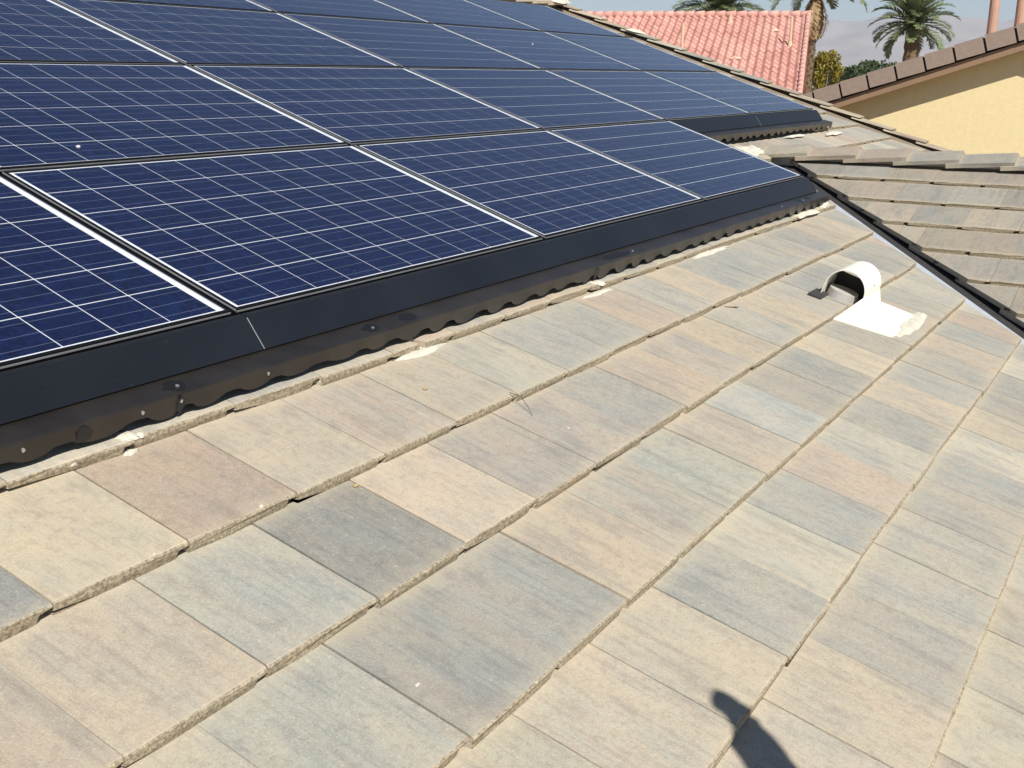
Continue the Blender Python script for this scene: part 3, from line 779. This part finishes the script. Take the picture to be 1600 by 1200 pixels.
for k, (x, a, sx, sa) in enumerate(((-1.15, 1.7, .15, .12), (-2.2, 4.6, .26, .05), (-3.85, 4.5, .20, .07))):
    p = on_red(x, a, .03)
    bo = blob(0, 0, 0, sx, sa, .06, 300+k, par=red, name='mortar_patch', mat='mortar'); bo.data.materials[0] = creamp; bo.location = p; bo.rotation_euler = (ph_, 0, 0)

# ------------------------------------------------------------------ palms
def leaf_mat(name, col, col2, trans=.25, rough=.5):
    t = NT(name); c = t.coords(); oi = t.n('ShaderNodeObjectInfo')
    n1 = t.noise(t.scaled(c, (1.3, 1.3, 1.3)), 1, 4)
    f = t.math('ADD', t.math('MULTIPLY', t.ramp(n1, .3, .7), .7), t.math('MULTIPLY', oi.outputs['Random'], .3))
    cl = t.mix(f, col, col2)
    b = t.n('ShaderNodeBsdfPrincipled', Roughness=rough); t.l(cl, b.inputs['Base Color']); b.inputs['Specular IOR Level'].default_value = .3
    tr = t.n('ShaderNodeBsdfTranslucent'); t.l(cl, tr.inputs[0])
    mx = t.n('ShaderNodeMixShader', Fac=trans); t.l(b.outputs[0], mx.inputs[1]); t.l(tr.outputs[0], mx.inputs[2]); t.l(mx.outputs[0], t.out.inputs['Surface'])
    return t.m
M['frond'] = leaf_mat('palm_frond', (.14, .18, .08), (.28, .32, .17))
M['frond_dry'] = leaf_mat('dry_frond', (.30, .20, .10), (.48, .34, .19))
M['trunk'] = simple('palm_trunk', (.19, .125, .075), .95, var=.35, scale=7, bump=.9, bdist=.04)
M['trunk_pink'] = simple('skinned_palm_trunk', (.46, .27, .195), .9, var=.12, scale=3, bump=.4, bdist=.02)
def frond_mesh(seed, length, mat, droop=1.0, lw=.075, leaf=.48, npair=34):
    r = random.Random(seed); b = MB(); N = 12; pts = []
    ang = 0.0; x = z = 0.0
    for i in range(N+1):
        pts.append(Vector((x, 0, z))); tt = i/N
        ang = -droop*(tt**1.6)*1.25
        x += length/N*math.cos(ang); z += length/N*math.sin(ang)
    b.tube([tuple(p) for p in pts], [.035*(1-.85*i/N)+.004 for i in range(N+1)], 5)
    for k in range(npair):
        tt = .12 + .88*k/(npair-1); i = min(N-1, int(tt*N)); q = tt*N - i
        p = pts[i].lerp(pts[i+1], q); t_ = (pts[i+1]-pts[i]).normalized()
        L_ = leaf*(math.sin(math.pi*min(1, tt*.92+.08))**.5)*(.85+.3*r.random())
        for s in (-1, 1):
            up = Vector((-t_.z, 0, t_.x))
            d = (t_*.62 + Vector((0, s, 0))*.72 + up*(.30 + .2*r.uniform(-1, 1))).normalized()
            wv = d.cross(up).normalized()*lw*.5
            m = p + d*L_*.5 + Vector((0, 0, -.01)); e = p + d*L_ + Vector((0, 0, -.16*L_ - .06*r.random()))
            kx = len(b.v); b.v += [tuple(p - wv*.6), tuple(p + wv*.6), tuple(m + wv), tuple(e), tuple(m - wv)]
            b.f += [(kx, kx+1, kx+2, kx+4), (kx+4, kx+2, kx+3)]
    return b.mesh('frond', mat, fix=False)
def trunk_mesh(h, r0, r1, mat, seed, boots=True, lean=(0, 0)):
    b = MB(); r = random.Random(seed); n = 26; seg = 14; k0 = 0
    for i in range(n+1):
        q = i/n; c = Vector((lean[0]*q, lean[1]*q, h*q)); rad = r0 + (r1-r0)*(q if r1 < r0 else max(0, (q-.86)/.14))
        for j in range(seg):
            a = 2*math.pi*j/seg + (.2*i if boots else 0); kk = rad*(1 + (r.uniform(-.08, .08) if boots else r.uniform(-.015, .015)))
            b.v.append((c.x + kk*math.cos(a), c.y + kk*math.sin(a), c.z))
    for i in range(n):
        for j in range(seg): b.f.append((i*seg+j, i*seg+(j+1) % seg, (i+1)*seg+(j+1) % seg, (i+1)*seg+j))
    if boots:                        # cut leaf bases
        m = int(h*26)
        for k in range(m):
            q = k/m; a = k*2.399; rad = r0 + (r1-r0)*(q if r1 < r0 else max(0, (q-.86)/.14)); c = Vector((lean[0]*q, lean[1]*q, h*q))
            d = Vector((math.cos(a), math.sin(a), 0)); s = Vector((-d.y, d.x, 0))*.06; base = c + d*rad*.9
            tip = base + d*(.07+.04*r.random()) + Vector((0, 0, .14)); kx = len(b.v)
            b.v += [tuple(base - s), tuple(base + s), tuple(tip + s*.6), tuple(tip - s*.6), tuple(base + Vector((0, 0, .16)))]
            b.f += [(kx, kx+1, kx+2, kx+3), (kx+3, kx+2, kx+4)]
    return b.mesh('trunk', mat, fix=not boots)
def palm(px, py, dist, label, seed, flen=2.9, nf=46, r0=.33, r1=.30, group=None, trunk='trunk', droop=1.0, dead=0, elev=(-.45, 1.35), lean=(0, 0), boots=True, leaf=.5, swell=True):
    d = ray(px, py); C_ = CAM + d*(dist/math.hypot(d.x, d.y)); h = C_.z
    p = empty('palm_tree', (C_.x - lean[0], C_.y - lean[1], 0)); tag(p, label, 'palm', group)
    obj('trunk', trunk_mesh(h, r0, r1, M[trunk], seed, boots, lean), p)
    r = random.Random(seed)
    FR = [frond_mesh(seed*10+i, flen*(.9+.08*i), M['frond'], droop*(.75+.2*i), leaf=leaf) for i in range(4)]
    for k in range(nf):
        q = k/nf; el = elev[0] + (elev[1]-elev[0])*(q**.9) + r.uniform(-.08, .08); az = k*2.39996 + r.uniform(-.15, .15)
        obj('frond', FR[k % 4], p, (lean[0], lean[1], h - .1 + .25*q), (r.uniform(-.3, .3), -el, az))
    if dead:
        DR = [frond_mesh(seed*10+7+i, flen*.8, M['frond_dry'], .9, leaf=.4, npair=22) for i in range(2)]
        for k in range(dead):
            obj('dead_frond', DR[k % 2], p, (lean[0], lean[1], h - .35 - .25*r.random()), (r.uniform(-.3, .3), 1.0 + .35*r.random(), k*2.4 + r.uniform(-.3, .3)))
    return p
palm(1428, 36, 62, 'date palm with full green crown rising behind the brown rake', 3, flen=2.05, r0=.40, r1=.34, elev=(-.5, 1.35), nf=50, droop=.75, leaf=.50, dead=2)
palm(1124, 14, 66, 'green palm crown showing above the salmon red roof ridge', 5, flen=2.7, r0=.36, r1=.3, elev=(-.1, 1.45), nf=70, droop=.75, leaf=.62)
palm(1279, -28, 52, 'tall palm with dead hanging fronds beside the red roof', 7, flen=2.5, r0=.17, r1=.30, elev=(-.1, 1.4), nf=40, dead=8, lean=(.05, -.25), droop=.9)
for (px, py, lab) in ((1570, -120, 'pink smooth palm trunk behind the rake, left of the two near the corner'), (1613, -120, 'pink smooth palm trunk cut by the right edge at the upper right corner')):
    palm(px, py, 44, lab, int(px), flen=1.9, r0=.185, r1=.16, trunk='trunk_pink', boots=False, nf=34, elev=(-.1, 1.4), lean=(.0, .0), group=None)

# ------------------------------------------------------------------ trees and shrubs beyond
M['leaf_y'] = leaf_mat('yellow_green_leaves', (.20, .17, .025), (.34, .27, .05), .3)
M['leaf_d'] = leaf_mat('dark_leaves', (.035, .055, .022), (.085, .115, .050), .2)
M['bark'] = simple('bark', (.12, .09, .065), .95, var=.3)
def crown_mesh(seed, rx, ry, rz_, n, ls, mat):
    r = random.Random(seed); b = MB()
    cl = [(Vector((r.gauss(0, .5)*rx, r.gauss(0, .5)*ry, r.uniform(-.7, .75)*rz_)), r.uniform(.28, .5)) for _ in range(22)]
    for k in range(n):
        c, s = r.choice(cl); d = Vector((r.gauss(0, 1), r.gauss(0, 1), r.gauss(0, 1))).normalized()*(r.random()**.4)
        p = c + Vector((d.x*rx*s, d.y*ry*s, d.z*rz_*s))
        a = Vector((r.gauss(0, 1), r.gauss(0, 1), r.gauss(0, .7))).normalized(); q = a.orthogonal().normalized(); q.rotate(Matrix.Rotation(r.random()*6, 3, a))
        w_ = a.cross(q)*ls*r.uniform(.4, .8); q = q*ls*r.uniform(.7, 1.3)
        kx = len(b.v); b.v += [tuple(p-q), tuple(p+w_), tuple(p+q), tuple(p-w_)]; b.f.append((kx, kx+1, kx+2, kx+3))
    return b.mesh('crown', mat, fix=False)
def tree(px, py, dist, rx, rz_, label, seed, mat, n=2600, ls=.13, group=None, name='leafy_tree'):
    d = ray(px, py); C_ = CAM + d*(dist/math.hypot(d.x, d.y)); p = empty(name, (C_.x, C_.y, 0)); tag(p, label, 'tree', group)
    h = max(.8, C_.z); b = MB(); r = random.Random(seed)
    b.tube([(0, 0, 0), (.1, .05, h*.5), (0, 0, h*.85)], [.16, .12, .07], 8)
    for k in range(5):
        a = k*1.3; b.tube([(.05, .02, h*.5), (math.cos(a)*rx*.3, math.sin(a)*rx*.3, h*.8), (math.cos(a)*rx*.55, math.sin(a)*rx*.55, h + rz_*.2)], [.07, .05, .02], 6)
    obj('trunk', b.mesh('trunk', M['bark'], True), p)
    obj('crown', crown_mesh(seed, rx, rx, rz_, n, ls, mat), p, (0, 0, h))
tree(1288, 116, 58, .72, 1.0, 'yellow green shrub tree at the foot of the tall palm', 21, M['leaf_y'], 3400, .075)
tree(1322, 128, 100, 2.2, 1.3, 'dark green tree between the yellow shrub and the round trees', 22, M['leaf_d'], 2600, .17, 'dark trees on the horizon')
tree(1347, 124, 115, 1.9, 1.5, 'round dark green tree in the middle of the horizon trees', 23, M['leaf_d'], 2600, .17, 'dark trees on the horizon')
tree(1372, 122, 118, 2.3, 1.6, 'grey green tree touching the brown rake on the horizon', 24, M['leaf_d'], 2600, .17, 'dark trees on the horizon')
tree(1404, 124, 130, 2.6, 1.5, 'dark tree mostly hidden behind the brown rake tiles', 25, M['leaf_d'], 2200, .18, 'dark trees on the horizon')

# ------------------------------------------------------------------ mountains
t = NT('mountain_rock'); c = t.coords(); n1 = t.noise(t.scaled(c, (.0016, .0016, .003)), 1, 8, .65)
t.pbr(t.mix(t.ramp(n1, .3, .7), (.24, .205, .19), (.38, .33, .30)), .95, 0, .1); M['rock'] = t.m
def mountains():
    vs = []; fs = []; na, nr = 260, 26
    for i in range(na+1):
        az = RAD(-40 + 110*i/na)
        for j in range(nr+1):
            q = j/nr; d = 13500 + 7500*q
            x, y = CAM.x + d*math.cos(az), CAM.y + d*math.sin(az)
            pr = (q/.55)**1.15 if q < .55 else max(0, 1-(q-.55)/.45)**.8
            big = 830 + 120*noise.noise(Vector((az*5.0, 1.3, .2))) + 60*noise.noise(Vector((az*17.0, 3.7, 0)))
            rg = noise.fractal(Vector((x*.0011, y*.0011, .5)), .9, 2.1, 6)
            z = big*pr*(1 + .30*rg*(1-.4*pr)) - 2
            vs.append((x, y, max(-2, z)))
    for i in range(na):
        for j in range(nr): a = i*(nr+1)+j; fs.append((a, a+1, a+nr+2, a+nr+1))
    tag(obj('mountains', mesh('mountains', vs, fs, M['rock'], True)), kind='structure')
mountains()

# ------------------------------------------------------------------ person just out of frame whose raised arm throws the shadow
H = Vector((-.158, -1.500, -.642 + ZO)) - LD*2.33       # raised hand
def person():
    fz = lambda y: y*TT - .125/CT + ZO                   # roof surface height
    bx, by = H.x + .02, H.y - .30
    root = empty('person', (bx, by, fz(by)))
    tag(root, 'person in dark shirt and cap beyond the lower right corner, one arm raised', 'person')
    fl_, fr_ = Vector((bx+.02, by+.11, fz(by+.11)+.04)), Vector((bx-.02, by-.11, fz(by-.11)+.04))
    hipz = fz(by) + .96; sh = hipz + .55
    J = {}; V = []; R_ = []; Ed = []
    def add(n, p, r, par=None):
        J[n] = len(V); V.append(Vector(p) - root.location); R_.append(r)
        if par: Ed.append((J[par], J[n]))
    add('pel', (bx, by, hipz), .135)
    add('waist', (bx, by, hipz+.20), .125, 'pel'); add('chest', (bx+.01, by, hipz+.40), .145, 'waist'); add('neck0', (bx, by, sh+.02), .075, 'chest'); add('neck1', (bx+.01, by, sh+.09), .055, 'neck0')
    for s, f, k in ((1, fl_, 'l'), (-1, fr_, 'r')):
        add('hip'+k, (bx, by+s*.09, hipz-.06), .095, 'pel'); kn = (Vector((bx, by+s*.09, hipz)) + f)*.5 + Vector((.03, 0, .02))
        add('knee'+k, kn, .058, 'hip'+k); add('ank'+k, f + Vector((-.02, 0, .05)), .042, 'knee'+k); add('toe'+k, f + Vector((.16, s*.02, .0)), .04, 'ank'+k)
    wr = H + Vector((-.0, -.016, -.085)); el = H + Vector((-.012, -.058, -.335)); shl = Vector((bx, by+.185, sh-.045))
    add('shl', shl, .062, 'chest'); add('ell', el, .044, 'shl'); add('fore', el.lerp(wr, .45), .066, 'ell'); add('cuff', el.lerp(wr, .9), .060, 'fore'); add('wrl', wr + Vector((0, -.010, 0)), .060, 'cuff')
    add('pal0', H + Vector((0, -.022, -.045)), .062, 'wrl'); add('pal', H + Vector((0, -.008, .0)), .056, 'pal0')
    sr = Vector((bx, by-.185, sh-.045)); add('shr', sr, .062, 'chest'); add('elr', sr + Vector((.02, -.05, -.29)), .044, 'shr'); add('wrr', sr + Vector((.13, -.03, -.52)), .027, 'elr'); add('palr', sr + Vector((.17, -.02, -.60)), .034, 'wrr')
    me = bpy.data.meshes.new('body'); me.from_pydata(V, Ed, []); me.update()
    t = NT('clothed_figure'); c = t.coords(); sp = t.n('ShaderNodeSeparateXYZ'); t.l(c, sp.inputs[0])
    col = t.mix(t.math('GREATER_THAN', sp.outputs[2], .93), (.03, .04, .07), (.05, .055, .06))
    col = t.mix(t.math('GREATER_THAN', sp.outputs[2], H.z - root.location.z - .10), col, (.45, .28, .20))
    col = t.mix(t.math('LESS_THAN', sp.outputs[2], .07), col, (.04, .03, .025)); t.pbr(col, .8)
    me.materials.append(t.m)
    o = obj('body', me, root)
    md = o.modifiers.new('skin', 'SKIN'); md.use_smooth_shade = True
    for i, sv in enumerate(o.data.skin_vertices[0].data): sv.radius = (R_[i], R_[i]); sv.use_root = (i == 0)
    o.modifiers.new('sub', 'SUBSURF').render_levels = 2; o.modifiers['sub'].levels = 1
    skin = simple('skin', (.45, .28, .20), .6, var=.05)
    # fingers curled round a phone
    for k in range(4):
        f0 = H + Vector((-.012 + .0, .018 - .0, .012)) + Vector((.020*(k-1.5)*.2, .019*(k-1.5), .016 - .004*abs(k-1.2)))
        b = MB(); ln = (.036, .042, .040, .032)[k]
        b.tube([tuple(f0 - root.location), tuple(f0 + Vector((.012, 0, ln*.7)) - root.location), tuple(f0 + Vector((.038, .002, ln*.85)) - root.location), tuple(f0 + Vector((.05, .002, ln*.35)) - root.location)], [.0105, .010, .009, .007], 8)
        obj('finger', b.mesh('finger', skin, True), root)
    b = MB(); b.tube([tuple(H + Vector((.0, .025, -.03)) - root.location), tuple(H + Vector((.02, .05, .0)) - root.location), tuple(H + Vector((.022, .058, .012)) - root.location), tuple(H + Vector((.02, .062, .026)) - root.location)], [.014, .0125, .011, .008], 8)
    obj('thumb', b.mesh('thumb', skin, True), root)
    hd = bmesh.new(); bmesh.ops.create_uvsphere(hd, u_segments=20, v_segments=14, radius=.1)
    for v in hd.verts:
        v.co.z *= 1.18; v.co.y *= .80
        if v.co.x > 0 and v.co.z < 0: v.co.x *= .92
        if abs(v.co.y) < .02 and v.co.x > .07 and abs(v.co.z) < .03: v.co.x += .018
    hm = bpy.data.meshes.new('head'); hd.to_mesh(hm); hd.free(); hm.materials.append(skin); hm.polygons.foreach_set('use_smooth', [True]*len(hm.polygons))
    obj('head', hm, root, Vector((bx+.03, by, sh+.19)) - root.location)
    cb = MB(); cb.tube([(0, 0, .02), (0, 0, .08), (0, 0, .125), (0, 0, .135)], [.107, .10, .06, .01], 18); cb.prism([(.05, -.07), (.19, -.05), (.20, 0), (.19, .05), (.05, .07)], .02, .028, axis=2)
    obj('cap', cb.mesh('cap', simple('cap_cloth', (.03, .035, .05), .9), True), root, Vector((bx+.03, by, sh+.20)) - root.location)
person()
pb_ = bmesh.new(); bmesh.ops.create_cube(pb_, size=1)
for v in pb_.verts: v.co = Vector((v.co.x*.010, v.co.y*.088, v.co.z*.125))
bmesh.ops.bevel(pb_, geom=pb_.edges[:], offset=.004, segments=2, affect='EDGES')
pm_ = bpy.data.meshes.new('phone'); pb_.to_mesh(pm_); pb_.free(); pm_.materials.append(M['smear_dark'])
tag(obj('phone', pm_, None, H + Vector((.026, -.012, -.022)), (.12, .1, 0)), 'dark phone held up in the raised hand beyond the lower right corner', 'phone')

# ------------------------------------------------------------------ haze over the valley
hz = MB(); hz.box(-30000, 30000, -30000, 30000, -3.5, 1100)
ho = obj('haze', hz.mesh('haze')); tag(ho, kind='stuff')
hm_ = bpy.data.materials.new('haze'); hm_.use_nodes = True; ht = hm_.node_tree; ht.nodes.clear()
pv = ht.nodes.new('ShaderNodeVolumePrincipled'); pv.inputs['Density'].default_value = 5e-5; pv.inputs['Color'].default_value = (.80, .88, 1.0, 1); pv.inputs['Anisotropy'].default_value = 0
hoo = ht.nodes.new('ShaderNodeOutputMaterial'); ht.links.new(pv.outputs[0], hoo.inputs['Volume']); ho.data.materials.append(hm_)
